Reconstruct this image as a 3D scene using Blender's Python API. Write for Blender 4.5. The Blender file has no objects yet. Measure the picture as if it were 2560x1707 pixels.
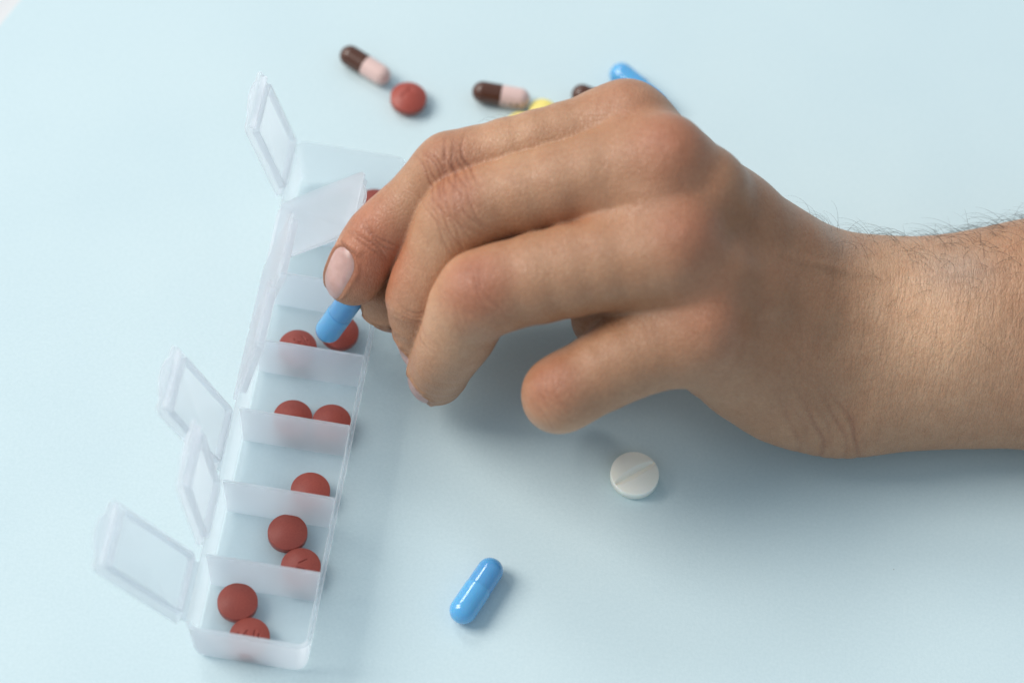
import bpy, bmesh, math, random
import numpy as np
from mathutils import Vector, Matrix

random.seed(4); np.random.seed(4)
sc = bpy.context.scene
MM = 0.001                                   # everything below is written in millimetres

# ------------------------------------------------------------------ camera
CAM_R = np.array([[0.990419, 0.118882, 0.070267],      # right
                  [0.138095, -0.85262, -0.503953],     # down
                  [0.0, 0.508828, -0.860868]])         # forward
CAM_C = np.array([0.0, -384.678, 650.823])
FPX = 6652.77                                          # focal length in photograph pixels (2560 wide)
cd = bpy.data.cameras.new('camera'); cam = bpy.data.objects.new('camera', cd)
sc.collection.objects.link(cam)
cd.sensor_width = 36; cd.lens = FPX / 2560 * 36
cd.clip_start = 0.01; cd.clip_end = 20
M = Matrix.Identity(4)
for r in range(3):
    M[r][0] = CAM_R[0][r]; M[r][1] = -CAM_R[1][r]; M[r][2] = -CAM_R[2][r]; M[r][3] = CAM_C[r] * MM
cam.matrix_world = M
cd.dof.use_dof = True; cd.dof.focus_distance = 0.722; cd.dof.aperture_fstop = 5.8
sc.camera = cam

# ------------------------------------------------------------------ light
world = bpy.data.worlds.new('World'); sc.world = world; world.use_nodes = True
bg = world.node_tree.nodes['Background']
bg.inputs[0].default_value = (0.67, 0.85, 1.0, 1); bg.inputs[1].default_value = 0.575
def area(name, loc, target, sx, sy, power, col):
    l = bpy.data.lights.new(name, 'AREA'); l.shape = 'RECTANGLE'; l.size = sx; l.size_y = sy
    l.energy = power; l.color = col
    o = bpy.data.objects.new(name, l); sc.collection.objects.link(o)
    o.location = loc
    o.rotation_euler = (Vector(target) - Vector(loc)).to_track_quat('-Z', 'Y').to_euler()
    return o
area('left_window_light', (-2.25, 0.24, 2.15), (0, 0, 0), 1.65, 1.65, 93.0, (1.0, 0.945, 0.885))
area('back_window_light', (-1.30, 1.86, 2.10), (0, 0, 0), 0.75, 0.75, 16.0, (1.0, 0.985, 0.96))
sc.view_settings.view_transform = 'Standard'; sc.view_settings.look = 'None'
sc.view_settings.exposure = 0.0; sc.view_settings.gamma = 1.0
sc.render.engine = 'CYCLES'
sc.cycles.max_bounces = 20; sc.cycles.transmission_bounces = 16; sc.cycles.transparent_max_bounces = 24
sc.cycles.diffuse_bounces = 12; sc.cycles.blur_glossy = 0.5

# ------------------------------------------------------------------ helpers
def at(px, py, z=0.0):
    """point at height z (mm) that a photograph pixel looks at"""
    d = np.array([(px - 1280) / FPX, (py - 853.5) / FPX, 1.0]) @ CAM_R
    return CAM_C + d * (z - CAM_C[2]) / d[2]
def atd(px, py, depth):
    d = np.array([(px - 1280) / FPX, (py - 853.5) / FPX, 1.0]) @ CAM_R
    return CAM_C + d * depth
V3 = lambda a: Vector((float(a[0]), float(a[1]), float(a[2])))

def mat(name, color, rough=0.5, **kw):
    m = bpy.data.materials.new(name); m.use_nodes = True
    b = m.node_tree.nodes['Principled BSDF']
    b.inputs['Base Color'].default_value = (*color, 1); b.inputs['Roughness'].default_value = rough
    for k, v in kw.items(): b.inputs[k.replace('_', ' ')].default_value = v
    return m
class NT:
    def __init__(s, m): s.t = m.node_tree; s.b = s.t.nodes['Principled BSDF']; s.out = s.t.nodes['Material Output']
    def n(s, ty, **kw):
        q = s.t.nodes.new(ty)
        for k, v in kw.items():
            if k.startswith('i_'):
                key = k[2:]; key = int(key) if key.isdigit() else key.replace('_', ' ')
                q.inputs[key].default_value = v
            else: setattr(q, k, v)
        return q
    def l(s, a, b): s.t.links.new(a, b)
    def coords(s, scale):
        tc = s.n('ShaderNodeTexCoord'); mp = s.n('ShaderNodeMapping')
        mp.inputs['Scale'].default_value = scale; s.l(tc.outputs['Object'], mp.inputs[0]); return mp.outputs[0]
    def noise(s, scale, detail=3, rough=0.5, dist=0.0):
        q = s.n('ShaderNodeTexNoise', i_Scale=1.0, i_Detail=detail, i_Roughness=rough, i_Distortion=dist)
        s.l(s.coords(scale if isinstance(scale, tuple) else (scale,) * 3), q.inputs['Vector']); return q
    def ramp(s, src, p0, c0, p1, c1):
        r = s.n('ShaderNodeValToRGB'); e = r.color_ramp.elements
        e[0].position = p0; e[0].color = (*c0, 1); e[1].position = p1; e[1].color = (*c1, 1)
        s.l(src, r.inputs[0]); return r.outputs[0]
    def bump(s, src, strength, dist, prev=None):
        q = s.n('ShaderNodeBump', i_Strength=strength, i_Distance=dist); s.l(src, q.inputs['Height'])
        if prev is not None: s.l(prev, q.inputs['Normal'])
        return q.outputs[0]

def new_obj(name, me, m=None, parent=None, smooth=True):
    if m is not None: me.materials.append(m)
    if smooth: me.polygons.foreach_set('use_smooth', [True] * len(me.polygons))
    o = bpy.data.objects.new(name, me); sc.collection.objects.link(o)
    if parent is not None: o.parent = parent
    return o
def from_bm(name, bm, m, parent=None, smooth=True, angle=None):
    me = bpy.data.meshes.new(name)
    bmesh.ops.scale(bm, vec=(MM, MM, MM), verts=bm.verts); bmesh.ops.recalc_face_normals(bm, faces=bm.faces)
    bm.to_mesh(me); bm.free()
    o = new_obj(name, me, m, parent, smooth)
    if angle: me.set_sharp_from_angle(angle=math.radians(angle))
    return o
def tag(o, label=None, cat=None, group=None, kind=None):
    if label: o['label'] = label
    if cat: o['category'] = cat
    if group: o['group'] = group
    if kind: o['kind'] = kind
    return o
def empty(name, loc, rot=None):
    o = bpy.data.objects.new(name, None); sc.collection.objects.link(o)
    o.location = V3(loc) * MM; o.empty_display_size = 0.01
    if rot is not None: o.rotation_euler = rot
    return o
def rrect(x0, y0, x1, y1, r, n=6):
    """rounded rectangle loop; r = radii for corners (x0y0, x1y0, x1y1, x0y1)"""
    if not isinstance(r, (tuple, list)): r = (r,) * 4
    pts = []
    for (cx, cy, sx, sy, a0), rr in zip(((x0, y0, 1, 1, 180), (x1, y0, -1, 1, 270), (x1, y1, -1, -1, 0), (x0, y1, 1, -1, 90)), r):
        for i in range(n + 1):
            a = math.radians(a0 + 90 * i / n)
            pts.append((cx + sx * rr + rr * math.cos(a), cy + sy * rr + rr * math.sin(a)))
    return pts
def loft(bm, loops, cap0=True, cap1=True):
    rows = [[bm.verts.new(p) for p in lp] for lp in loops]
    n = len(rows[0])
    for a, b in zip(rows, rows[1:]):
        for i in range(n):
            bm.faces.new((a[i], a[(i + 1) % n], b[(i + 1) % n], b[i]))
    if cap0: bm.faces.new(rows[0][::-1])
    if cap1: bm.faces.new(rows[-1])
    return rows

# ------------------------------------------------------------------ materials
def paper_mat():
    m = mat('blue_paper', (0.60, 0.76, 0.82), 0.75); t = NT(m)
    t.b.inputs['Specular IOR Level'].default_value = 0.25
    a = t.noise(1 / (0.9 * MM), 4, 0.65); b = t.noise(1 / (45 * MM), 2); c = t.noise(1 / (0.35 * MM), 2, 0.6)
    mx = t.n('ShaderNodeMix', data_type='RGBA', blend_type='MULTIPLY'); mx.inputs[0].default_value = 1
    t.l(t.ramp(b.outputs[0], 0.3, (0.597, 0.712, 0.736), 0.7, (0.620, 0.732, 0.750)), mx.inputs[6])
    t.l(t.ramp(a.outputs[0], 0.3, (0.915, 0.935, 0.94), 0.7, (1.0, 1.0, 1.0)), mx.inputs[7])
    vr = t.n('ShaderNodeTexVoronoi', i_Scale=1.0); t.l(t.coords((1 / (26 * MM),) * 3), vr.inputs['Vector'])      # a few specks of dust
    mx3 = t.n('ShaderNodeMix', data_type='RGBA', blend_type='MULTIPLY'); mx3.inputs[0].default_value = 1
    t.l(mx.outputs[2], mx3.inputs[6]); t.l(t.ramp(vr.outputs['Distance'], .005, (.62, .60, .57), .0085, (1, 1, 1)), mx3.inputs[7])
    t.l(mx3.outputs[2], t.b.inputs['Base Color'])
    n1 = t.bump(a.outputs[0], 0.35, 0.00012); n2 = t.bump(c.outputs[0], 0.3, 0.00006, n1)
    t.l(n2, t.b.inputs['Normal'])
    return m
def plastic_mat(name='frosted_plastic', clear=0.38, body=0.68, diff=0.18, rough=0.34):
    m = mat(name, (0.99, 0.995, 1.0), 0.30); t = NT(m)
    b = t.b
    b.inputs['Transmission Weight'].default_value = 1.0; b.inputs['IOR'].default_value = 1.30
    b.inputs['Roughness'].default_value = rough
    nz = t.noise(1 / (1.2 * MM), 3); t.l(t.bump(nz.outputs[0], 0.12, 0.0001), b.inputs['Normal'])
    tr = t.n('ShaderNodeBsdfTranslucent'); tr.inputs[0].default_value = (0.96, 0.975, 1.0, 1)
    df = t.n('ShaderNodeBsdfDiffuse'); df.inputs[0].default_value = (0.95, 0.965, 1.0, 1)
    tp = t.n('ShaderNodeBsdfTransparent'); tp.inputs[0].default_value = (0.985, 0.992, 0.995, 1)
    m1 = t.n('ShaderNodeMixShader'); m1.inputs[0].default_value = diff
    t.l(tr.outputs[0], m1.inputs[1]); t.l(df.outputs[0], m1.inputs[2])
    m2 = t.n('ShaderNodeMixShader'); m2.inputs[0].default_value = body
    t.l(b.outputs[0], m2.inputs[1]); t.l(m1.outputs[0], m2.inputs[2])
    m3 = t.n('ShaderNodeMixShader'); m3.inputs[0].default_value = clear
    t.l(m2.outputs[0], m3.inputs[1]); t.l(tp.outputs[0], m3.inputs[2])
    t.l(m3.outputs[0], t.out.inputs[0])
    return m
def pill_mat(name, col, col2, rough, spec=0.4, bump=0.25, sss=0.0):
    m = mat(name, col, rough); t = NT(m)
    t.b.inputs['Specular IOR Level'].default_value = spec
    if sss:
        t.b.inputs['Subsurface Weight'].default_value = sss; t.b.inputs['Subsurface Radius'].default_value = (1, .8, .6)
        t.b.inputs['Subsurface Scale'].default_value = 0.0012
    a = t.noise(1 / (0.5 * MM), 4, 0.6)
    t.l(t.ramp(a.outputs[0], 0.3, col2, 0.7, col), t.b.inputs['Base Color'])
    t.l(t.bump(a.outputs[0], bump, 0.00005), t.b.inputs['Normal'])
    return m
M_PAPER = paper_mat()
M_TABLE = mat('white_table', (0.66, 0.645, 0.64), 0.5)
M_BOX = plastic_mat(); M_FLOOR = plastic_mat('frosted_floor_plastic', 0.84, 0.9, 0.6)
M_LID = plastic_mat('frosted_lid_plastic', 0.50, 0.60, .28, .22); M_RIM = plastic_mat('frosted_rim_plastic', 0.40, 0.62, .45, .22)
M_RED = pill_mat('red_brown_coating', (0.375, 0.074, 0.050), (0.320, 0.058, 0.041), 0.45, 0.4)
M_WHITE = pill_mat('white_tablet', (0.96, 0.93, 0.83), (0.94, 0.91, 0.81), 0.32, 0.35, 0.3, 0.3)
M_YELLOW = pill_mat('yellow_tablet', (0.88, 0.73, 0.22), (0.84, 0.67, 0.18), 0.6)
def gel(name, col):
    return mat(name, col, 0.16, Specular_IOR_Level=0.5, Subsurface_Weight=0.35, Subsurface_Scale=0.002, Coat_Weight=0.6, Coat_Roughness=0.06)
M_BLUE_A = gel('light_blue_gelatin', (0.105, 0.385, 0.68))
M_BLUE_B = gel('mid_blue_gelatin', (0.09, 0.325, 0.61))
M_BROWN = mat('brown_gelatin', (0.085, 0.030, 0.016), 0.25)
M_PINK = mat('pink_gelatin', (0.72, 0.50, 0.45), 0.25)
M_INK = mat('dark_print', (0.05, 0.045, 0.04), 0.6)

# ------------------------------------------------------------------ table and paper
bm = bmesh.new()
for f in (((-1500, -1200, -3), (1500, -1200, -3), (1500, 1500, -3), (-1500, 1500, -3)),): bm.faces.new([bm.verts.new(p) for p in f])
tag(from_bm('table_top', bm, M_TABLE, smooth=False), kind='structure')
# the sheet of paper: its far-left edge crosses the top-left corner of the picture
e0 = at(0, 64)[:2]; e1 = at(52, 0)[:2]
dv = (e1 - e0) / np.linalg.norm(e1 - e0); nv = np.array([dv[1], -dv[0]])
A = e0 - dv * 420; B = e0 + dv * 560; Cc = B + nv * 780; D = A + nv * 780
bm = bmesh.new()
lo = [(p[0], p[1], -2.6) for p in (A, B, Cc, D)]; hi = [(p[0], p[1], 0.0) for p in (A, B, Cc, D)]
loft(bm, [lo[::-1], hi[::-1]])
tag(from_bm('blue_paper_sheet', bm, M_PAPER, smooth=False), 'large pale blue sheet of card lying under all the pills and the box', 'card sheet')

# ------------------------------------------------------------------ pill box
W, L, H, T = 33.0, 155.28, 18.69, 1.14
BX, BY, BYAW = -56.99, -110.26, math.radians(-1.469)
box = empty('pill_box', (BX, BY, 0.12), (0, 0, BYAW))
tag(box, 'long frosted clear plastic pill organiser with seven compartments and raised flip lids', 'pill organiser')
def bxw(u, v, z=0):
    c, s = math.cos(BYAW), math.sin(BYAW)
    return np.array([BX + u * c - v * s, BY + u * s + v * c, z])
wl = 1.35; FLOOR = 1.3
def ring(ins, z, r): return [(x, y, z) for x, y in rrect(-W / 2 + ins, ins, W / 2 - ins, L - ins, r, 6)]
bm = bmesh.new()
loops = [ring(T + 2.2, 0, 2.0), ring(T + 1.2, 0.12, 3.0), ring(T + .45, 0.7, 3.4), ring(T, 1.8, 3.5), ring(0.12, H - 0.6, 3.6), ring(0, H - .45, 3.6), ring(0, H - 0.12, 3.5), ring(.15, H, 3.4),
         ring(wl - .15, H, 2.2), ring(wl, H - 0.15, 2.1), ring(wl + T * .75, FLOOR + .6, 1.5), ring(wl + T * .8 + .25, FLOOR + .15, 1.2), ring(wl + T + .5, FLOOR, 1.0)]
loft(bm, loops)
bob = from_bm('body', bm, plastic_mat('frosted_wall_plastic', 0.62, 0.66, 0.14, .22), box, angle=50); bob.data.materials.append(M_FLOOR); bob.data.materials.append(M_BOX)
for p in bob.data.polygons:
    if abs(p.normal.z) > .9 and p.center.z < 2 * MM: p.material_index = 1
    elif p.center.y < 3 * MM: p.material_index = 2                 # thicker gate end
PITCH = L / 7
div_mesh = None
for k in range(1, 7):
    if div_mesh is None:
        bm = bmesh.new()
        def sec(z, hw, th): return [(x, y, z) for x, y in ((-hw, -th), (hw, -th), (hw, th), (-hw, th))]
        b0 = W / 2 - wl - T * .8; b1 = W / 2 - wl
        loft(bm, [sec(FLOOR + .02, b0, .62), sec(FLOOR + .5, b0 + .02, .5), sec(H - .75, b1 - .04, .40), sec(H - .55, b1 - .02, .36)])
        o = from_bm('divider', bm, M_BOX, box, smooth=False); div_mesh = o.data
    else:
        o = bpy.data.objects.new('divider', div_mesh); sc.collection.objects.link(o); o.parent = box
    o.location = (0, k * PITCH * MM, 0)

# lids: hinge axis along local Y, closed lid lies along local +X
LW = PITCH - 1.6; LX = W + 1.2
def lid_parts():
    out = {}
    bm = bmesh.new()
    pl = rrect(1.6, -LW / 2, LX, LW / 2, (1.2, 1.8, 1.8, 1.2), 4)
    i1 = lambda d, z: [(1.6 + (x - 1.6 - (LX - 1.6) / 2) * (1 - 2 * d / (LX - 1.6)) + (LX - 1.6) / 2, y * (1 - 2 * d / LW), z) for x, y in pl]
    loft(bm, [i1(.25, 0), i1(0, .2), i1(0, .9), i1(.25, 1.1)]); out['lid'] = bm
    bm = bmesh.new()                                      # inner rim, an open frame under the plate
    def fr(d, z): return [(x, y, z) for x, y in rrect(3.2 + d, -LW / 2 + 1.9 + d, LX - 3.4 - d, LW / 2 - 1.9 - d, 1.0, 3)]
    rows = loft(bm, [fr(0, -.03), fr(.06, -1.9), fr(.2, -2.05), fr(.55, -2.05), fr(.7, -1.9), fr(.78, -.03)], False, False)
    n = len(rows[0])
    for i in range(n): bm.faces.new((rows[-1][i], rows[-1][(i + 1) % n], rows[0][(i + 1) % n], rows[0][i]))
    out['lid_rim'] = bm
    bm = bmesh.new()                                      # outer snap ridge and thumb tab at the free end
    loft(bm, [[(LX - 1.9, y, z), (LX - 1.0, y, z), (LX - 1.0, y, -.03), (LX - 1.9, y, -.03)][::1] for y, z in ((-LW / 2 + 1.7, -1.6), (LW / 2 - 1.7, -1.6))])
    out['snap_ridge'] = bm
    bm = bmesh.new()
    tab = [(LX + .03, -6.2)] + [(LX + .03 + 2.3 * math.sin(math.pi * (i / 12)) ** .55, -5.6 + 11.2 * i / 12) for i in range(1, 12)] + [(LX + .03, 6.2)]
    loft(bm, [[(x, y, .15) for x, y in tab], [(x, y, .9) for x, y in tab]]); out['thumb_tab'] = bm
    bm = bmesh.new()                                      # thin living hinge strip
    hs = LW / 2 - 1.8
    loft(bm, [[(-.02, y, .05), (.7, y, .32), (1.57, y, .35), (1.57, y, .75), (.6, y, .7), (-.3, y, .35)] for y in (-hs, hs)]); out['hinge'] = bm
    return out
lid_src = {}
OPEN = [130, 98, 116, 79, 76, 45, 106]
for k, ang in enumerate(OPEN):
    if not lid_src:
        for nm, bmx in lid_parts().items():
            lid_src[nm] = from_bm(nm, bmx, M_LID if nm in ('lid', 'thumb_tab') else M_RIM, smooth=True, angle=45)
        lid = lid_src['lid']; subs = [v for n_, v in lid_src.items() if n_ != 'lid']
        lid.parent = box
        for s_ in subs: s_.parent = lid
        cur = lid
    else:
        cur = lid.copy(); sc.collection.objects.link(cur); cur.parent = box
        for s_ in subs:
            q = s_.copy(); sc.collection.objects.link(q); q.parent = cur
    cur.location = ((-W / 2 + .1) * MM, (k + .5) * PITCH * MM, (H - .1) * MM)
    cur.rotation_euler = (0, -math.radians(ang), 0)
    tl = {0: 'nearest lid, swung open to the left', 5: 'lid tilted inward over its compartment', 6: 'farthest lid, standing open'}.get(k)
    if tl: cur['label'] = tl

# ------------------------------------------------------------------ tablets
def seg_dist(x, y, a, b):
    ax, ay = a; bx, by = b; dx, dy = bx - ax, by - ay
    t = np.clip(((x - ax) * dx + (y - ay) * dy) / (dx * dx + dy * dy + 1e-9), 0, 1)
    return np.hypot(x - ax - dx * t, y - ay - dy * t)
def tablet_mesh(name, R, band, dome, strokes=(), depth=0.32, sw=0.3, score=None, edge=0.35, nr=44, ns=120):
    """bi-convex round tablet standing on z=0, imprint pressed into the top"""
    prof = []
    for i in range(1, nr + 1):
        r = (R - edge) * i / nr
        k = 1 - (i / nr) ** 2
        prof.append((r, band + dome + dome * k))
    for i in range(1, 4):
        a = math.pi / 2 * i / 3; prof.append((R - edge + edge * math.sin(a), band + dome - edge * .8 * (1 - math.cos(a))))
    low = [(R, dome + edge * .5)]
    for i in range(8, 0, -1): low.append(((R - edge) * i / 8, dome - dome * (1 - (i / 8) ** 2)))
    prof += low
    vs = [(0, 0, band + 2 * dome)]
    for r, z in prof:
        for j in range(ns):
            a = 2 * math.pi * j / ns; vs.append((r * math.cos(a), r * math.sin(a), z))
    vs.append((0, 0, 0)); v = np.array(vs)
    top = v[:, 2] > band + dome - 1e-6
    g = np.zeros(len(v))
    for a, b in strokes:
        d = seg_dist(v[:, 0], v[:, 1], a, b); g = np.maximum(g, np.clip(1 - (d / sw) ** 2, 0, 1) ** .7)
        g = np.maximum(g, -0.12 * np.exp(-((d - sw * 1.5) / (sw * .6)) ** 2))
    v[top, 2] -= g[top] * depth
    if score is not None:
        a, wid, dep = score
        c, s = math.cos(a), math.sin(a)
        d = np.abs(-s * v[:, 0] + c * v[:, 1]); al = np.abs(c * v[:, 0] + s * v[:, 1])
        w_ = wid * np.clip(1 - (al / (R * .97)) ** 2, 0, 1) ** .5 + .02
        gg = np.clip(1 - d / w_, 0, 1); v[top, 2] -= (gg * dep * w_ / wid)[top]
    faces = [(0, 1 + j, 1 + (j + 1) % ns) for j in range(ns)]
    n = len(prof)
    for i in range(n - 1):
        o = 1 + i * ns
        faces += [(o + j, o + ns + j, o + ns + (j + 1) % ns, o + (j + 1) % ns) for j in range(ns)]
    o = 1 + (n - 1) * ns; e = len(v) - 1
    faces += [(o + j, e, o + (j + 1) % ns) for j in range(ns)]
    me = bpy.data.meshes.new(name); me.from_pydata((v * MM).tolist(), [], faces)
    return me
RR = 5.35
ST_114 = [((-3.65, -.5), (-2.95, .44)), ((-2.95, .44), (-3.05, -2.2)), ((-1.35, -.2), (-.55, .9)), ((-.55, .9), (-.7, -2.0)),
          ((1.45, 1.0), (1.1, -1.1)), ((1.1, -1.1), (3.1, -.95)), ((2.6, .1), (2.35, -2.1))]
ST_44 = [((1.1, 2.7), (2.7, .3)), ((2.9, 1.4), (2.1, .8)), ((-.9, 1.4), (-.1, .25)), ((-.1, .25), (.9, .5)), ((-2.6, .2), (-1.6, -1.4))]
ST_T = [((.4, .6), (1.5, 1.3)), ((.4, .6), (-.4, .2)), ((-.9, -1.2), (1.0, -1.6))]
ST_FAR = [((-1.9, -.6), (-.9, .4)), ((-1.9, -.6), (-1.2, -1.4)), ((.1, 1.9), (1.4, 1.0)), ((-.2, .9), (.5, 2.1))]
tabs = {'plain': tablet_mesh('red_tablet', RR, 2.3, 1.45, nr=14, ns=72),
        '114': tablet_mesh('red_tablet', RR, 2.3, 1.45, ST_114), '44': tablet_mesh('red_tablet', RR, 2.3, 1.45, ST_44),
        'tick': tablet_mesh('red_tablet', RR, 2.3, 1.45, ST_T), 'far': tablet_mesh('red_tablet', RR, 2.3, 1.45, ST_FAR, sw=.45)}
for q in tabs.values():
    q.materials.append(M_RED); q.polygons.foreach_set('use_smooth', [True] * len(q.polygons))
reds = [  # px, py, variety, in box, rotz, label
    (594, 1506, 'plain', 1, 40, 'plain brick red tablet lying whole in the nearest compartment of the pill box'),
    (624, 1593, '114', 1, 0, 'red tablet with pressed digits, cut off by the end wall of the nearest compartment'),
    (719, 1333, 'plain', 1, 0, 'plain red tablet, fully in view, in the second compartment from the near end'),
    (752, 1418, 'tick', 1, 0, 'red tablet with a small pressed tick, half behind the wall of the second compartment'),
    (776, 1228, 'plain', 1, 0, 'red tablet lying alone in the third compartment from the near end'),
    (732, 1046, 'plain', 1, 0, 'left of the two red tablets in the fourth compartment, next to the empty left side'),
    (829, 1057, 'plain', 1, 0, 'right of the two red tablets in the fourth compartment, against the right wall'),
    (744, 870, '44', 1, 0, 'red tablet with slanted pressed digits left of the held blue capsule'),
    (849, 832, 'plain', 1, 0, 'red tablet directly beneath the tip of the held blue capsule'),
    (936, 516, 'plain', 1, 0, 'red tablet in the farthest compartment, peeking out beside the index finger'),
    (1021, 247, 'far', 0, 0, 'red tablet lying on the card beyond the box, touching no compartment'),
]
for px, py, kind, inbox, rz, lab in reds:
    o = bpy.data.objects.new('red_tablet', tabs[kind]); sc.collection.objects.link(o)
    z0 = FLOOR + .03 if inbox else .02
    o.location = V3([*at(px, py, z0 + 2.6)[:2], z0]) * MM; o.rotation_euler = (0, 0, math.radians(6.8 + rz))
    tag(o, lab, 'tablet', 'red round tablets')
me = tablet_mesh('white_tablet', 6.7, 2.7, 0.85, score=(math.radians(40), 1.5, 1.25), edge=.25, nr=60, ns=160)
o = new_obj('white_tablet', me, M_WHITE); o.location = V3([*at(1586, 1188, 2.2)[:2], .02]) * MM
tag(o, 'large off-white round tablet with a score line, lying below the little finger', 'tablet')
me = tablet_mesh('yellow_tablet', 4.1, 1.8, .9, nr=14, ns=60)
o = new_obj('yellow_tablet', me, M_YELLOW); o.location = V3([*at(1357, 278, 2)[:2], .02]) * MM
tag(o, 'small yellow tablet beside the pink end of a capsule, above the index finger', 'tablet', 'yellow tablets')
o = bpy.data.objects.new('yellow_tablet', me); sc.collection.objects.link(o); o.location = V3([*at(1302, 311, 2)[:2], .02]) * MM
tag(o, 'yellow tablet almost hidden by the index finger, only a sliver showing', 'tablet', 'yellow tablets')

# ------------------------------------------------------------------ capsules
def capsule(label, p0, p1, r, m_cap, m_body, lcap=0.56, group=None, print_marks=None):
    """p0 = centre of the cap's dome, p1 = centre of the body's dome (mm)"""
    p0 = np.array(p0); p1 = np.array(p1); ln = np.linalg.norm(p1 - p0)
    root = empty('capsule', (p0 + p1) / 2)
    root.rotation_mode = 'QUATERNION'; root.rotation_quaternion = V3(p1 - p0).to_track_quat('Z', 'Y')
    tag(root, label, 'capsule', group)
    def lathe(prof, name, m, ns=40):
        bm = bmesh.new(); rows = []
        for rr, z in prof:
            if rr < 1e-4: rows.append([bm.verts.new((0, 0, z))])
            else: rows.append([bm.verts.new((rr * math.cos(2 * math.pi * j / ns), rr * math.sin(2 * math.pi * j / ns), z)) for j in range(ns)])
        for a, b in zip(rows, rows[1:]):
            for j in range(ns):
                if len(a) == 1: bm.faces.new((a[0], b[(j + 1) % ns], b[j]))
                elif len(b) == 1: bm.faces.new((a[j], a[(j + 1) % ns], b[0]))
                else: bm.faces.new((a[j], a[(j + 1) % ns], b[(j + 1) % ns], b[j]))
        return from_bm(name, bm, m, root, angle=40)
    rc = r; rb = r * .965; zl = -ln / 2 + ln * lcap; zr = -ln / 2 + 1.0 * (r - rc)
    cp = [(rc * math.sin(a), -ln / 2 - rc * math.cos(a)) for a in np.linspace(0, math.pi / 2, 12)]
    cp += [(rc, -ln / 2 + (zl + ln / 2) * t) for t in (.12, .5, .9)] + [(rc, zl - .12), (rc - .06, zl), (rb - .05, zl)]
    lathe(cp, 'cap', m_cap)
    bp = [(rb, zl - .02), (rb, zl + (ln / 2 - zl) * .5)] + [(rb * math.cos(a), ln / 2 + rb * math.sin(a)) for a in np.linspace(0, math.pi / 2, 12)]
    lathe(bp, 'body', m_body)
    if print_marks:
        lq = root.rotation_quaternion.inverted() @ V3(-CAM_R[2] * .72 + CAM_R[1] * .69)   # side of the shell that carries the print
        pa = math.degrees(math.atan2(lq.y, lq.x)); bm = bmesh.new()
        for (a0, z0, a1, z1, w_) in print_marks:
            a0 += pa; a1 += pa       # strokes printed on the shell: angle (deg), height
            n_ = 5; rp = rb + .015; L_ = []; R_ = []
            dz = z1 - z0; da = math.radians(a1 - a0) * rb; q = math.hypot(dz, da) + 1e-6
            for i in range(n_ + 1):
                t = i / n_; an = math.radians(a0 + (a1 - a0) * t); z = z0 + dz * t
                for lst, s in ((L_, 1), (R_, -1)):
                    aa = an + s * w_ / 2 * dz / q / rb; zz = z - s * w_ / 2 * da / q
                    lst.append(bm.verts.new((rp * math.cos(aa), rp * math.sin(aa), zz)))
            for i in range(n_): bm.faces.new((L_[i], L_[i + 1], R_[i + 1], R_[i]))
        from_bm('printing', bm, M_INK, root)
    return root
def flat_caps(label, a, b, r, total, *args, **kw):
    """a capsule lying on the card: a, b are the photograph pixels of its dome centres"""
    A_ = at(*a, r); B_ = at(*b, r); c = (A_ + B_) / 2; d = (B_ - A_) / np.linalg.norm(B_ - A_)
    h = (total - 2 * r) / 2
    c[2] = r + .02; return capsule(label, c - d * h, c + d * h, r, *args, **kw)
flat_caps('bright blue capsule lying alone on the card in front, right of the pill box', (1160, 1522), (1223, 1429), 3.75, 21.2, M_BLUE_A, M_BLUE_B, group='blue capsules')
flat_caps('blue capsule on the card beyond the index knuckle, partly hidden by the hand', (1556, 190), (1634, 254), 3.75, 21.0, M_BLUE_A, M_BLUE_A, group='blue capsules')
flat_caps('brown and pink capsule standing farthest left on the card, above the red tablet', (873, 139), (954, 189), 3.2, 17.6, M_BROWN, M_PINK, .5, group='brown and pink capsules')
marks = [(a, z, a2, z2, .42) for a, z, a2, z2 in ((0, 1.2, 14, 1.2), (14, 1.2, 8, 1.9), (0, 3.0, 16, 3.1), (16, 3.1, 2, 3.6), (2, 3.6, 16, 4.2), (-1, 4.9, 14, 4.9), (14, 4.9, 14, 5.5), (-1, 5.5, 14, 5.6), (-1, 4.9, -1, 5.5))]
c2 = flat_caps('brown and pink capsule with dark print on its pink half, beside the yellow tablet', (1209, 231), (1297, 246), 3.25, 17.6, M_BROWN, M_PINK, .5, group='brown and pink capsules', print_marks=marks)
flat_caps('brown capsule end showing just over the hand, between the yellow tablet and blue capsule', (1456, 238), (1540, 272), 3.25, 17.6, M_BROWN, M_PINK, .5, group='brown and pink capsules')
HC0 = atd(822, 824, 737); HC1 = atd(877, 748, 727.5)
hd = (HC1 - HC0) / np.linalg.norm(HC1 - HC0)
capsule('blue capsule pinched between index finger and thumb above the pill box', HC0, HC0 + hd * 13.7, 3.7, M_BLUE_A, M_BLUE_B, group='blue capsules')

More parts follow.
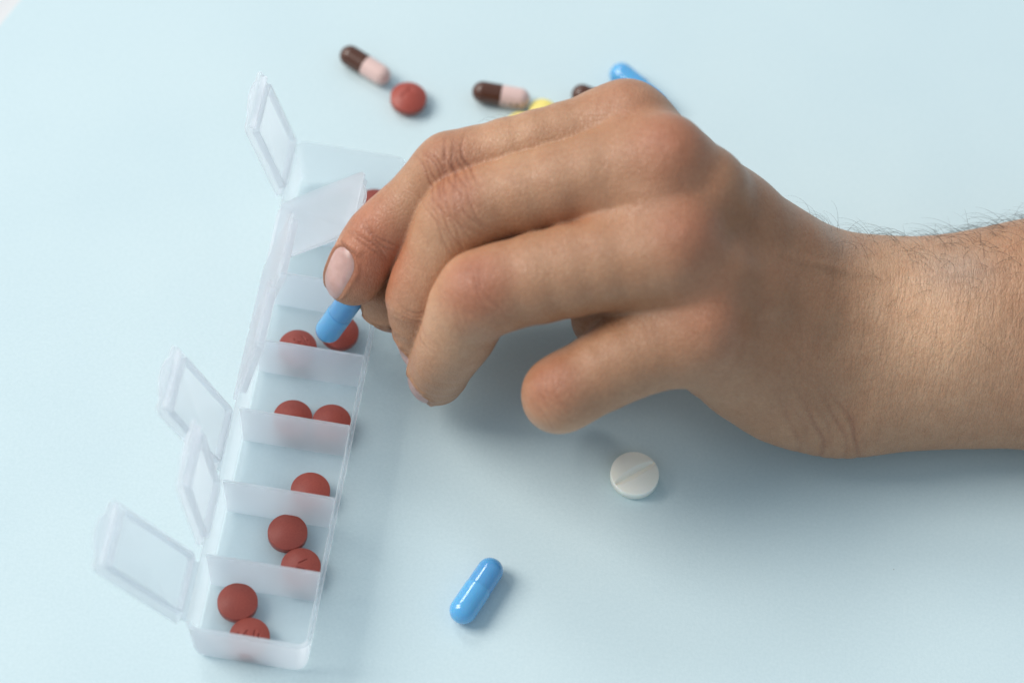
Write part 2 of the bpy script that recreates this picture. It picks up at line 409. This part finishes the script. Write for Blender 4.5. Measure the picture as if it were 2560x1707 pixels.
# ------------------------------------------------------------------ the hand
# joints: photograph pixel and distance from the camera (mm) -> real 3-D positions, radius (mm)
J = lambda px, py, d, r: (atd(px, py, d), r)
FING = {
    'index': [J(1562, 308, 703, 9.6), J(1345, 358, 702, 8.6), J(1130, 420, 706, 8.6), J(1040, 504, 709, 8.2), J(942, 594, 712, 8.3), J(884, 691, 715, 7.9)],
    'middle': [J(1650, 400, 690, 10.8), J(1400, 463, 693, 10.6), J(1160, 535, 699, 9.9), J(1095, 640, 705, 8.9), J(1048, 745, 711, 8.7), J(1068, 862, 726, 7.6)],
    'ring': [J(1670, 635, 686, 11.6), J(1430, 676, 688, 11.9), J(1200, 738, 691, 10.9), J(1147, 832, 701, 9.6), J(1112, 894, 712, 8.4), J(1092, 942, 729, 7.9)],
    'pinky': [J(1735, 838, 694, 11.0), J(1560, 900, 692, 10.6), J(1402, 986, 693, 9.4), J(1405, 1000, 705, 8.0), J(1415, 1000, 717, 7.8), J(1460, 988, 733, 7.0)],
    'thumb': [J(1640, 620, 744, 12.5), J(1400, 665, 745, 10.8), J(1210, 692, 742, 10.5), J(1090, 725, 735, 9.9), J(984, 750, 729, 9.3)],
}
PALM = [
    [J(1562, 308, 703, 9.6), J(1815, 527, 712, 10.6), J(2050, 718, 725, 11.5), J(2260, 775, 735, 13)],
    [J(1650, 400, 690, 10.6), J(1850, 580, 706, 11.6), J(2070, 760, 725, 13.0), J(2280, 830, 735, 15)],
    [J(1670, 635, 686, 11.0), J(1870, 740, 704, 12.0), J(2080, 850, 724, 14.0), J(2290, 860, 735, 15)],
    [J(1735, 850, 694, 10.2), J(1890, 900, 710, 12.0), J(2080, 925, 726, 13.5), J(2290, 900, 735, 15)],
    [J(1680, 480, 712, 12.0), J(1850, 620, 722, 14.0), J(2080, 760, 735, 16.0)],
    [J(1700, 700, 704, 12.0), J(1880, 800, 720, 14.0), J(2080, 880, 735, 16.0)],
    [J(1790, 895, 708, 10.0), J(1950, 972, 722, 12.8), J(2070, 990, 731, 13.9), J(2160, 975, 732, 14.8)],
    [J(1640, 620, 744, 12.5), J(1830, 625, 738, 12.5), J(2030, 690, 735, 12.0)],
]
WEBS = [[J(1480, 400, 704, 8.0), J(1600, 370, 704, 10)], [J(1520, 590, 697, 7.0), J(1660, 510, 694, 9.5)], [J(1510, 795, 706, 8.8), J(1680, 745, 697, 10)],
        [J(1545, 520, 691, 8.0), J(1640, 500, 689, 10.0), J(1760, 480, 692, 11.0)], [J(1625, 765, 695, 8.5), J(1760, 705, 692, 11.0)], [J(1490, 352, 704, 7.5), J(1620, 345, 700, 9.0)]]
ARM = [
    [J(2090, 762, 728, 14.5), J(2180, 780, 732, 16.5), J(2290, 792, 735, 17.5), J(2420, 785, 736, 18.5), J(2560, 766, 737, 20.2), J(2760, 745, 739, 23.5), J(3060, 720, 742, 28)],
    [J(2130, 965, 732, 15.0), J(2230, 935, 735, 16.6), J(2330, 924, 736, 17.6), J(2450, 917, 737, 18.4), J(2560, 909, 738, 19.3), J(2760, 930, 740, 22), J(3060, 930, 744, 26)],
    [J(2090, 850, 728, 16.0), J(2200, 855, 732, 17.5), J(2420, 850, 735, 19), J(3060, 820, 742, 28)],
]
BUMPS = [(J(1574, 303, 699, 9.0),), (J(1682, 398, 686, 8.4),), (J(1715, 582, 685, 8.5),), (J(1770, 810, 689, 8.4),),
         (J(1122, 416, 703, 8.5),), (J(1165, 530, 696.5, 9.5),), (J(1205, 733, 688.5, 10.3),), (J(1402, 982, 690, 9.0),)]
HH = 0.5
allp = [q for g in list(FING.values()) + PALM + ARM for q in g]
lo = np.min([p - r - 4 for p, r in allp], axis=0); hi = np.max([p + r + 4 for p, r in allp], axis=0)
hi[0] = min(hi[0], atd(2960, 850, 738)[0])                       # the arm is built some way past the frame
N = np.ceil((hi - lo) / HH).astype(int)
AX = [lo[i] + HH * np.arange(N[i]) for i in range(3)]
def sub(p0, p1, pad):
    a = np.clip(np.floor((np.minimum(p0, p1) - pad - lo) / HH).astype(int), 0, N - 1)
    b = np.clip(np.ceil((np.maximum(p0, p1) + pad - lo) / HH).astype(int) + 1, 1, N)
    return tuple(slice(i, j) for i, j in zip(a, b))
def smin(a, b, k):
    if k <= 0: return np.minimum(a, b)
    h = np.maximum(k - np.abs(a - b), 0) / k
    return np.minimum(a, b) - h * h * k * .25
def cone(sl, a, ra, b, rb):
    x = (AX[0][sl[0]] - a[0]).astype(np.float32)[:, None, None]; y = (AX[1][sl[1]] - a[1]).astype(np.float32)[None, :, None]; z = (AX[2][sl[2]] - a[2]).astype(np.float32)[None, None, :]
    d = (b - a).astype(np.float32); l2 = float(d @ d) + 1e-6
    t = np.clip((x * d[0] + y * d[1] + z * d[2]) / l2, 0, 1)
    q = np.sqrt((x - t * d[0]) ** 2 + (y - t * d[1]) ** 2 + (z - t * d[2]) ** 2)
    return q - (ra + (rb - ra) * t)
def add(F, chain, k):
    if len(chain) == 1: chain = [chain[0], (chain[0][0] + 1e-3, chain[0][1])]
    for (a, ra), (b, rb) in zip(chain, chain[1:]):
        sl = sub(a, b, max(ra, rb) + k + 3)
        F[sl] = smin(F[sl], cone(sl, a, ra, b, rb), k)
def smooth_chain(ch, n=3):
    """Catmull-Rom through the joints so that limbs bend softly"""
    P = np.array([p for p, r in ch]); R_ = np.array([r for p, r in ch]); out = []
    Q = np.vstack([2 * P[0] - P[1], P, 2 * P[-1] - P[-2]])
    S = np.concatenate([[R_[0]], R_, [R_[-1]]])
    for i in range(len(P) - 1):
        for j in range(n):
            t = j / n; c = [-.5 * t + t * t - .5 * t ** 3, 1 - 2.5 * t * t + 1.5 * t ** 3, .5 * t + 2 * t * t - 1.5 * t ** 3, -.5 * t * t + .5 * t ** 3]
            s_ = 0.75                                              # keep some angularity at the joints
            lin = P[i] * (1 - t) + P[i + 1] * t
            cr = sum(c[m] * Q[i + m] for m in range(4))
            out.append((lin * (1 - s_) + cr * s_, float(sum(c[m] * S[i + m] for m in range(4)))))
    out.append((P[-1], R_[-1])); return out
PF = np.full(N, 40, np.float32)
for ch in PALM: add(PF, smooth_chain(ch, 2), 7)
for ch in ARM: add(PF, smooth_chain(ch, 2), 9)
for ch in WEBS: add(PF, ch, 5)
for (b,) in BUMPS[:4]: add(PF, [b], 5)
add(PF, [J(2350, 838, 729, 16.6)], 12)
D_ = PF
fings = None
for i, (nm, ch) in enumerate(FING.items()):
    G = np.full(N, 40, np.float32); add(G, smooth_chain(ch, 3), 1.6)
    if i < 4: add(G, [BUMPS[4 + i][0]], 4)
    fings = G if fings is None else smin(fings, G, 0.9)
D_ = smin(D_, fings, 6.5)
D_[-1] = 1.0                                                   # close the cut end of the arm
del PF, fings, G

def surface_nets(D):
    s = D < 0
    c8 = [(i, j, k) for i in (0, 1) for j in (0, 1) for k in (0, 1)]
    sl = lambda o: tuple(slice(a, (-1 if a == 0 else None)) for a in o)
    cnt = sum(s[sl(o)].astype(np.int8) for o in c8)
    cells = np.argwhere((cnt > 0) & (cnt < 8))
    vals = {o: D[cells[:, 0] + o[0], cells[:, 1] + o[1], cells[:, 2] + o[2]] for o in c8}
    acc = np.zeros((len(cells), 3)); num = np.zeros(len(cells))
    for a in c8:
        for ax in range(3):
            if a[ax]: continue
            b = tuple(v + (1 if q == ax else 0) for q, v in enumerate(a))
            m = (vals[a] < 0) != (vals[b] < 0)
            t = vals[a][m] / (vals[a][m] - vals[b][m])
            p = np.tile(np.array(a, float), (m.sum(), 1)); p[:, ax] += t
            acc[m] += p; num[m] += 1
    V = cells + acc / num[:, None]
    idx = np.full(D.shape, -1, np.int32); idx[cells[:, 0], cells[:, 1], cells[:, 2]] = np.arange(len(cells))
    Q = []
    for ax in range(3):
        o1, o2 = [(1, 2), (2, 0), (0, 1)][ax]
        A_ = [slice(None)] * 3; B_ = [slice(None)] * 3; A_[ax] = slice(0, -1); B_[ax] = slice(1, None)
        ed = s[tuple(A_)] != s[tuple(B_)]; e = np.argwhere(ed)
        e = e[(e[:, o1] > 0) & (e[:, o2] > 0)]
        neg = s[e[:, 0], e[:, 1], e[:, 2]]
        def cell(d1, d2):
            q = e.copy(); q[:, o1] -= d1; q[:, o2] -= d2
            return idx[q[:, 0], q[:, 1], q[:, 2]]
        f = np.stack([cell(1, 1), cell(0, 1), cell(0, 0), cell(1, 0)], 1)
        f[~neg] = f[~neg][:, ::-1]; Q.append(f[(f >= 0).all(1)])
    return V * HH + lo, np.vstack(Q)
Vh, Qh = surface_nets(D_)
E_ = np.unique(np.sort(np.vstack([Qh[:, [0, 1]], Qh[:, [1, 2]], Qh[:, [2, 3]], Qh[:, [3, 0]]]), axis=1), axis=0)
deg = np.bincount(E_.ravel(), minlength=len(Vh)).astype(float)
def lap(X):
    out = np.zeros_like(X)
    for c in range(X.shape[1]):
        out[:, c] = np.bincount(E_[:, 0], X[E_[:, 1], c], len(X)) + np.bincount(E_[:, 1], X[E_[:, 0], c], len(X))
    return out / deg[:, None] - X
for _ in range(10): Vh = Vh + .5 * lap(Vh); Vh = Vh - .52 * lap(Vh)
def normals(V, Q):
    n = np.cross(V[Q[:, 2]] - V[Q[:, 0]], V[Q[:, 3]] - V[Q[:, 1]]); out = np.zeros_like(V)
    for c in range(3):
        for k in range(4): out[:, c] += np.bincount(Q[:, k], n[:, c], len(V))
    return out / (np.linalg.norm(out, axis=1, keepdims=True) + 1e-12)
Nh = normals(Vh, Qh)
print('hand verts', len(Vh), 'min z', Vh[:, 2].min())
def sdf_at(P):
    g = (np.atleast_2d(P) - lo) / HH; i = np.clip(np.floor(g).astype(int), 0, N - 2); f = g - i; r = 0
    for a in (0, 1):
        for b in (0, 1):
            for c in (0, 1):
                w_ = (f[:, 0] if a else 1 - f[:, 0]) * (f[:, 1] if b else 1 - f[:, 1]) * (f[:, 2] if c else 1 - f[:, 2])
                r = r + w_ * D_[i[:, 0] + a, i[:, 1] + b, i[:, 2] + c]
    return r
TOCAM = lambda p: (CAM_C - p) / np.linalg.norm(CAM_C - p)
RIGHT, DOWN, FWD = CAM_R
disp = np.zeros(len(Vh)); rimdark = np.zeros(len(Vh))

# ---- nails
M_NAIL = mat('fingernail', (0.62, 0.40, 0.34), 0.40, Subsurface_Weight=0.3, Subsurface_Scale=0.002, Coat_Weight=0.08)
_t = NT(M_NAIL); _n = _t.noise((1 / (2.5 * MM),) * 3, 2)
_t.l(_t.ramp(_n.outputs[0], .3, (.45, .265, .225), .7, (.52, .325, .285)), _t.b.inputs['Base Color'])
nail_specs = []
def nail(fname, nrm, width=11.0, length=12.0, back=-5.0, tip_extra=None):
    ch = FING[fname]; c, r = ch[-1]; ax = c - ch[-2][0]; ax /= np.linalg.norm(ax)
    if tip_extra is not None: ax = tip_extra / np.linalg.norm(tip_extra)
    n = nrm - ax * (nrm @ ax); n /= np.linalg.norm(n); s = np.cross(ax, n)
    nail_specs.append((fname, c, r, ax, n, s, width, length, back))
nail('index', -.68 * RIGHT - .70 * FWD + .12 * DOWN, 9.6, 14.4, -7.4)
nail('middle', -.95 * RIGHT - .10 * FWD + .2 * DOWN, 11.5, 12.5, -6.0)
nail('ring', -.9 * RIGHT - .1 * FWD + .5 * DOWN, 12, 12, -7.0)
nail('pinky', -.2 * RIGHT + 1.0 * FWD + .9 * DOWN, 9, 10, -5.0)
nail('thumb', .1 * RIGHT + .9 * FWD - .5 * DOWN, 13, 14, -6.5)
def nail_uv(P, spec):
    fname, c, r, ax, n, s, w_, l_, back = spec
    q = P - c; v = q @ ax - back; x = q @ n; y = q @ s
    u = np.arctan2(y, x) * r / (w_ / 2)
    return u, v / l_, x
person = empty('person', (atd(2300, 850, 736)))
tag(person, 'bare left hand and hairy forearm reaching in from the right, pinching a blue capsule', 'person')
pinv = -np.array(person.location) / MM
def inside(u, v):                                  # signed "distance" to the nail outline in nail units
    base = np.maximum(0, (.42 - v) / .42); tip = np.maximum(0, (v - .80) / .2)
    lim = np.sqrt(np.clip(1 - base ** 2.2, 0, 1)) * np.sqrt(np.clip(1 - .55 * tip ** 2, 0, 1))
    return np.where((v > 0) & (v < 1), lim - np.abs(u), -np.maximum(np.maximum(-v, v - 1) * 2, np.abs(u) - .5))
for sp in nail_specs:
    fname, c, r, ax, n, s, w_, l_, back = sp
    near = np.linalg.norm(Vh - c, axis=1) < 20
    u, v, x = nail_uv(Vh, sp); m = near & (x > 0)
    d = inside(u, v)
    e = np.where(d > 0, -.30 * np.clip(d / .12, 0, 1), .42 * np.exp(-((d + .16) / .13) ** 2)) * np.where(v > .93, .25, 1) * (v > -.4)
    disp += np.where(m, e, 0)
    rimdark = np.maximum(rimdark, np.where(m & (v > -.1), np.exp(-((d + .02) / .09) ** 2), 0))
    rows = []; nv_, nu_ = 16, 13; verts = []; grid = {}
    for i in range(nv_ + 1):
        vv = .02 + .98 * i / nv_
        base = max(0, (.42 - vv) / .42); tip = max(0, (vv - .80) / .2)
        lim = math.sqrt(max(.0, 1 - base ** 2.2)) * math.sqrt(1 - .55 * tip ** 2) + .03
        for j in range(nu_ + 1):
            uu = lim * (-1 + 2 * j / nu_); an = uu * (w_ / 2) / r
            dr = n * math.cos(an) + s * math.sin(an); o0 = c + ax * (back + vv * l_)
            a_, b_ = 2.0, r + 5
            for _ in range(22):
                mid = (a_ + b_) / 2
                if sdf_at(o0 + dr * mid)[0] < 0: a_ = mid
                else: b_ = mid
            rad = a_
            if rad < 2.5: rad = 2.5
            lift = .22 - .45 * (abs(uu / (lim + 1e-6))) ** 6 - (.35 if i == 0 else 0)
            p = o0 + dr * (rad + lift)
            if vv > .85:                            # straighten the free edge
                p = p + n * (0.25 * (vv - .85) / .15)
            grid[i, j] = len(verts); verts.append(p)
    fc = [(grid[i, j], grid[i + 1, j], grid[i + 1, j + 1], grid[i, j + 1]) for i in range(nv_) for j in range(nu_)]
    vv_ = np.array(verts)
    for _ in range(2):                              # light smoothing
        t_ = vv_.reshape(nv_ + 1, nu_ + 1, 3).copy(); t_[1:-1, 1:-1] = (t_[:-2, 1:-1] + t_[2:, 1:-1] + t_[1:-1, :-2] + t_[1:-1, 2:] + 4 * t_[1:-1, 1:-1]) / 8; vv_ = t_.reshape(-1, 3)
    me = bpy.data.meshes.new('fingernail'); me.from_pydata(((vv_ + pinv) * MM).tolist(), [], fc)
    new_obj('fingernail', me, M_NAIL, person)

# ---- skin creases over the finger joints
def creases(centre, axis, half_len, half_wid, offs, depth, sig=.42, wav=.6, seed=0):
    """grooves across the finger on its back; axis = finger direction"""
    axis = axis / np.linalg.norm(axis); n = TOCAM(centre); n = n - axis * (n @ axis); n /= np.linalg.norm(n); s = np.cross(axis, n)
    q = Vh - centre; a = q @ axis; b = q @ s; h = q @ n
    near = (np.abs(a) < half_len * 1.8) & (np.abs(b) < half_wid * 2) & (h > -1)
    out = np.zeros(len(Vh)); rs = np.random.RandomState(seed)
    for o in offs:
        ph = rs.rand() * 6; cu = (rs.rand() - .5) * .05
        line = o + wav * np.sin(b * .55 + ph) * .5 + (b ** 2) * (.03 * np.sign(o) + cu * .4)
        wgt = np.exp(-(b / half_wid) ** 4) * (.6 + .4 * rs.rand())
        out -= depth * wgt * np.exp(-((a - line) / sig) ** 2)
    return np.where(near, out, 0)
def jd(f, i): return FING[f][i + 1][0] - FING[f][i - 1][0]
for f, dpt in (('index', .46), ('middle', .27), ('ring', .17), ('pinky', .12)):
    c, r = FING[f][2]
    disp += creases(c, jd(f, 2), 7, r * .75, (-6.1, -4.6, -3.0, -1.9, -.7, .4, 1.7, 3.0, 4.6), dpt, .31, .9, hash(f[0]) % 97 if False else ord(f[0]))
    c, r = FING[f][4]
    disp += creases(c, jd(f, 4) if len(FING[f]) > 5 else c - FING[f][3][0], 5, r * .7, (-2.4, -1.2, .1, 1.4), dpt * .8, .34, .6, ord(f[1]))
# soft creases at the heel of the hand and the ulnar side of the wrist
hc = atd(2075, 1045, 722)
q = Vh - hc; aa = q @ RIGHT; bb = q @ DOWN
for o, ck in ((-8, .16), (-5.2, .10), (-1.5, .26), (1.2, .12), (5, .20), (8.2, .28), (10, .10)):
    line = o + .035 * (bb - 14) ** 2 * -.6 + .5 * np.sin(bb * .5 + o)
    disp -= ck * np.exp(-((aa - line) / .8) ** 2) * np.exp(-((bb - 4) / 11) ** 2) * (np.linalg.norm(q, axis=1) < 40)
# tendons and veins on the back of the hand
for k, (a, b, h_, sg) in enumerate(((atd(1692, 372, 680), atd(2060, 745, 712), 1.05, 2.3), (atd(1715, 580, 676), atd(2070, 830, 712), .9, 2.3),
                       (atd(1770, 815, 682), atd(2060, 905, 714), .75, 2.1), (atd(1600, 300, 692), atd(2060, 690, 712), .8, 2.1),
                       (atd(1940, 640, 700), atd(2240, 700, 715), .45, 1.3), (atd(1860, 880, 700), atd(2150, 800, 715), .4, 1.3), (atd(2300, 690, 714), atd(2560, 660, 714), .5, 1.4))):
    d = b - a; l2 = d @ d; t = np.clip((Vh - a) @ d / l2, 0, 1); q = Vh - a - t[:, None] * d
    q = q - np.outer(q @ FWD, FWD)
    dist = np.linalg.norm(q, axis=1)
    disp += h_ * np.exp(-(dist / sg) ** 2) * np.sin(np.pi * np.clip(t * 1.0 + .05, 0, 1)) ** .6 * ((Nh @ FWD) < -.2)
Vh = Vh + Nh * disp[:, None]

# ---- skin colour (pigment and blood under the skin, plus painted highlight and shade), per vertex
base = np.array([0.425, 0.226, 0.128]); RED = np.array([0.43, 0.145, 0.080]); PALE = np.array([0.74, 0.46, 0.285]); BRN = np.array([0.30, 0.135, 0.066]); BLU = np.array([0.40, 0.29, 0.23])
col = np.tile(base, (len(Vh), 1))
def blob(p, rad, c, k):
    global col
    w_ = (k * np.exp(-(np.linalg.norm(Vh - p, axis=1) / rad) ** 2))[:, None]; col = col * (1 - w_) + c * w_
for px, py, d, rad, k in ((1150, 400, 697, 8, .45), (1140, 490, 690, 7, .5), (1190, 712, 682, 8.5, .95), (1375, 960, 684, 8, .55),
                          (1690, 345, 678, 11, .65), (1740, 560, 675, 11, .6), (1790, 790, 684, 11, .5), (1570, 250, 694, 9, .3),
                          (925, 545, 706, 8, .55), (905, 660, 708, 9, .75), (960, 640, 706, 9, .6), (1040, 700, 704, 9, .35), (2400, 880, 718, 22, .25), (1440, 560, 690, 9, .25)):
    blob(atd(px, py, d), rad, RED, k)
for px, py, d, rad, k in ((1190, 715, 682, 7.5, .62), (1385, 958, 684, 6.5, .55), (1140, 500, 690, 6.5, .45), (1112, 392, 697, 6.0, .42), (1745, 590, 675, 9, .3), (1715, 360, 678, 9, .3)):
    w_ = (k * np.exp(-(np.linalg.norm(Vh - atd(px, py, d), axis=1) / rad) ** 4))[:, None]; col = col * (1 - w_) + np.array([.33, .130, .070]) * w_
for px, py, d, rad, k in ((1120, 640, 694, 10, .35), (1090, 800, 694, 11, .35), (2290, 760, 716, 19, .75), (2370, 860, 716, 20, .55), (1400, 1060, 690, 8, .3), (1250, 340, 692, 12, .25)):  # pale skin; the wrist entries paint in a highlight
    blob(atd(px, py, d), rad, PALE, k)
for px, py, d, rad, k in ((1880, 470, 694, 22, .55), (1990, 620, 702, 22, .35), (1830, 640, 694, 18, .4), (1960, 830, 704, 22, .3)):  # brown painted in for the shade behind the knuckles
    blob(atd(px, py, d), rad, BRN, k)
for px, py, d, rad, k in ((2360, 680, 716, 9, .5), (2430, 670, 716, 8, .4), (2110, 590, 716, 8, .35)): blob(atd(px, py, d), rad, BLU, k)
crease_dark = np.clip(-disp / .35, 0, 1)[:, None] * .55  # shade painted into the creases, stronger where they are deeper
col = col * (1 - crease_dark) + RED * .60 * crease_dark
rd = rimdark[:, None] * .6; col = col * (1 - rd) + np.array([.20, .075, .04]) * rd  # shade of the groove around each nail, painted into the skin
M_SKIN = mat('skin', (0.5, 0.3, 0.2), 0.43); t = NT(M_SKIN)
t.b.inputs['Subsurface Weight'].default_value = 0.22; t.b.inputs['Subsurface Radius'].default_value = (1.0, .38, .2); t.b.inputs['Subsurface Scale'].default_value = 0.0028
t.b.inputs['Specular IOR Level'].default_value = 0.45
at_ = t.n('ShaderNodeAttribute', attribute_name='pigment_and_shading')
n1 = t.noise(1 / (6 * MM), 4, .6); n2 = t.noise(1 / (1.1 * MM), 3, .6)
mx = t.n('ShaderNodeMix', data_type='RGBA', blend_type='MULTIPLY'); mx.inputs[0].default_value = 1
t.l(at_.outputs['Color'], mx.inputs[6]); t.l(t.ramp(n1.outputs[0], .28, (.94, .87, .82), .72, (1.06, 1.07, 1.07)), mx.inputs[7])
mx2 = t.n('ShaderNodeMix', data_type='RGBA', blend_type='MULTIPLY'); mx2.inputs[0].default_value = 1
t.l(mx.outputs[2], mx2.inputs[6]); t.l(t.ramp(n2.outputs[0], .28, (.90, .86, .83), .72, (1.06, 1.07, 1.07)), mx2.inputs[7])
t.l(mx2.outputs[2], t.b.inputs['Base Color'])
vo = t.n('ShaderNodeTexVoronoi', feature='DISTANCE_TO_EDGE', i_Scale=1.0); t.l(t.coords((1 / (.75 * MM), 1 / (1.5 * MM), 1 / (1.5 * MM))), vo.inputs['Vector'])
am = t.n('ShaderNodeAttribute', attribute_name='arm_mask')
wr0 = t.noise((1 / (1.7 * MM), 1 / (7 * MM), 1 / (9 * MM)), 4, .6, 1.1)
wr0.inputs['Vector'].links[0].from_node.inputs['Rotation'].default_value = (0, 0, math.radians(-14))
fi = t.noise(1 / (.5 * MM), 3, .6)
wr = t.n('ShaderNodeMath', operation='MULTIPLY'); t.l(wr0.outputs[0], wr.inputs[0]); t.l(am.outputs['Fac'], wr.inputs[1])
b1 = t.bump(wr.outputs[0], .75, .0007); b2 = t.bump(t.ramp(vo.outputs[0], 0, (0, 0, 0), .16, (1, 1, 1)), .5, .00016, b1); b3 = t.bump(fi.outputs[0], .3, .00012, b2)
t.l(b3, t.b.inputs['Normal'])
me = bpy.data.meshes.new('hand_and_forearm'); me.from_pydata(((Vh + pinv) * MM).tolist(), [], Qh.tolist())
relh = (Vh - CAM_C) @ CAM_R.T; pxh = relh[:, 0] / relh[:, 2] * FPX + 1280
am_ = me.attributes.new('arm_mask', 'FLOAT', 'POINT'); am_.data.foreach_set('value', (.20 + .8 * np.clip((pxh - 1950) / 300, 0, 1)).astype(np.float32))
ca = me.color_attributes.new('pigment_and_shading', 'FLOAT_COLOR', 'POINT'); ca.data.foreach_set('color', np.hstack([col, np.ones((len(col), 1))]).ravel())
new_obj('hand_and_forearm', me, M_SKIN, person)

# ---- hairs on the forearm
Nh2 = normals(Vh, Qh)
rel = (Vh - CAM_C) @ CAM_R.T; PX = rel[:, 0] / rel[:, 2] * FPX + 1280; PY = rel[:, 1] / rel[:, 2] * FPX + 853.5
rs = np.random.RandomState(11)
side = Nh2 @ (-DOWN)                                            # how far a spot faces the far (thumb) side
cand = np.where((PX > 2000) & (PX < 2800) & (side > -.25) & (Vh[:, 2] > 12))[0]
wgt = np.clip((PX[cand] - 1960) / 480, .04, 1) * (np.clip((side[cand] + .25) / 1.0, 0, 1) ** 3.2 + .006)
pick = rs.choice(cand, 560, replace=False, p=wgt / wgt.sum())
hv, hf = [], []
def hair(p, n, tg, ln, curl, rad):
    K = 7; d = n * .95 + tg * .7; d /= np.linalg.norm(d); pts = [p - n * .2]; cax = np.cross(n, tg)
    for i in range(K):
        d = d + (-n * curl * 1.0 + cax * rs.normal(0, .05)) * (1 / K); d /= np.linalg.norm(d)
        pts.append(pts[-1] + d * ln / K)
    o = len(hv)
    for i, q in enumerate(pts):
        dd = pts[min(i + 1, K)] - pts[max(i - 1, 0)]; dd /= np.linalg.norm(dd)
        a = np.cross(dd, [0.3, .5, .8]); a /= np.linalg.norm(a); b = np.cross(dd, a); rr = rad * (1 - .75 * i / K)
        for k in range(3): hv.append(q + rr * (a * math.cos(k * 2.094) + b * math.sin(k * 2.094)))
    for i in range(K):
        for k in range(3): hf.append((o + i * 3 + k, o + i * 3 + (k + 1) % 3, o + i * 3 + 3 + (k + 1) % 3, o + i * 3 + 3 + k))
for i in pick:
    n = Nh2[i]; an = rs.normal(2.6, .75); tg = RIGHT * math.cos(an) - DOWN * .2 + FWD * math.sin(an) * .4 + DOWN * .9 * rs.normal(.1, .6)
    tg = tg - n * (tg @ n); tg /= np.linalg.norm(tg)
    hair(Vh[i], n, tg, rs.uniform(3.5, 14), rs.uniform(.8, 3.2), rs.uniform(.028, .05))
for px, py in ((1240, 290), (1265, 285), (1290, 279), (1225, 296)):
    i = np.argmin((PX - px) ** 2 + (PY - py) ** 2 + ((Nh2 @ FWD) > .1) * 1e5); tg = -RIGHT * .9 + DOWN * .1; n = Nh2[i]; tg = tg - n * (tg @ n); tg /= np.linalg.norm(tg)
    hair(Vh[i], n, tg, rs.uniform(4, 6), 1.6, .03)
me = bpy.data.meshes.new('arm_hair'); me.from_pydata(((np.array(hv) + pinv) * MM).tolist(), [], hf)
o = new_obj('arm_hair', me, mat('dark_hair', (0.035, 0.022, 0.016), .45), person); o['kind'] = 'stuff'
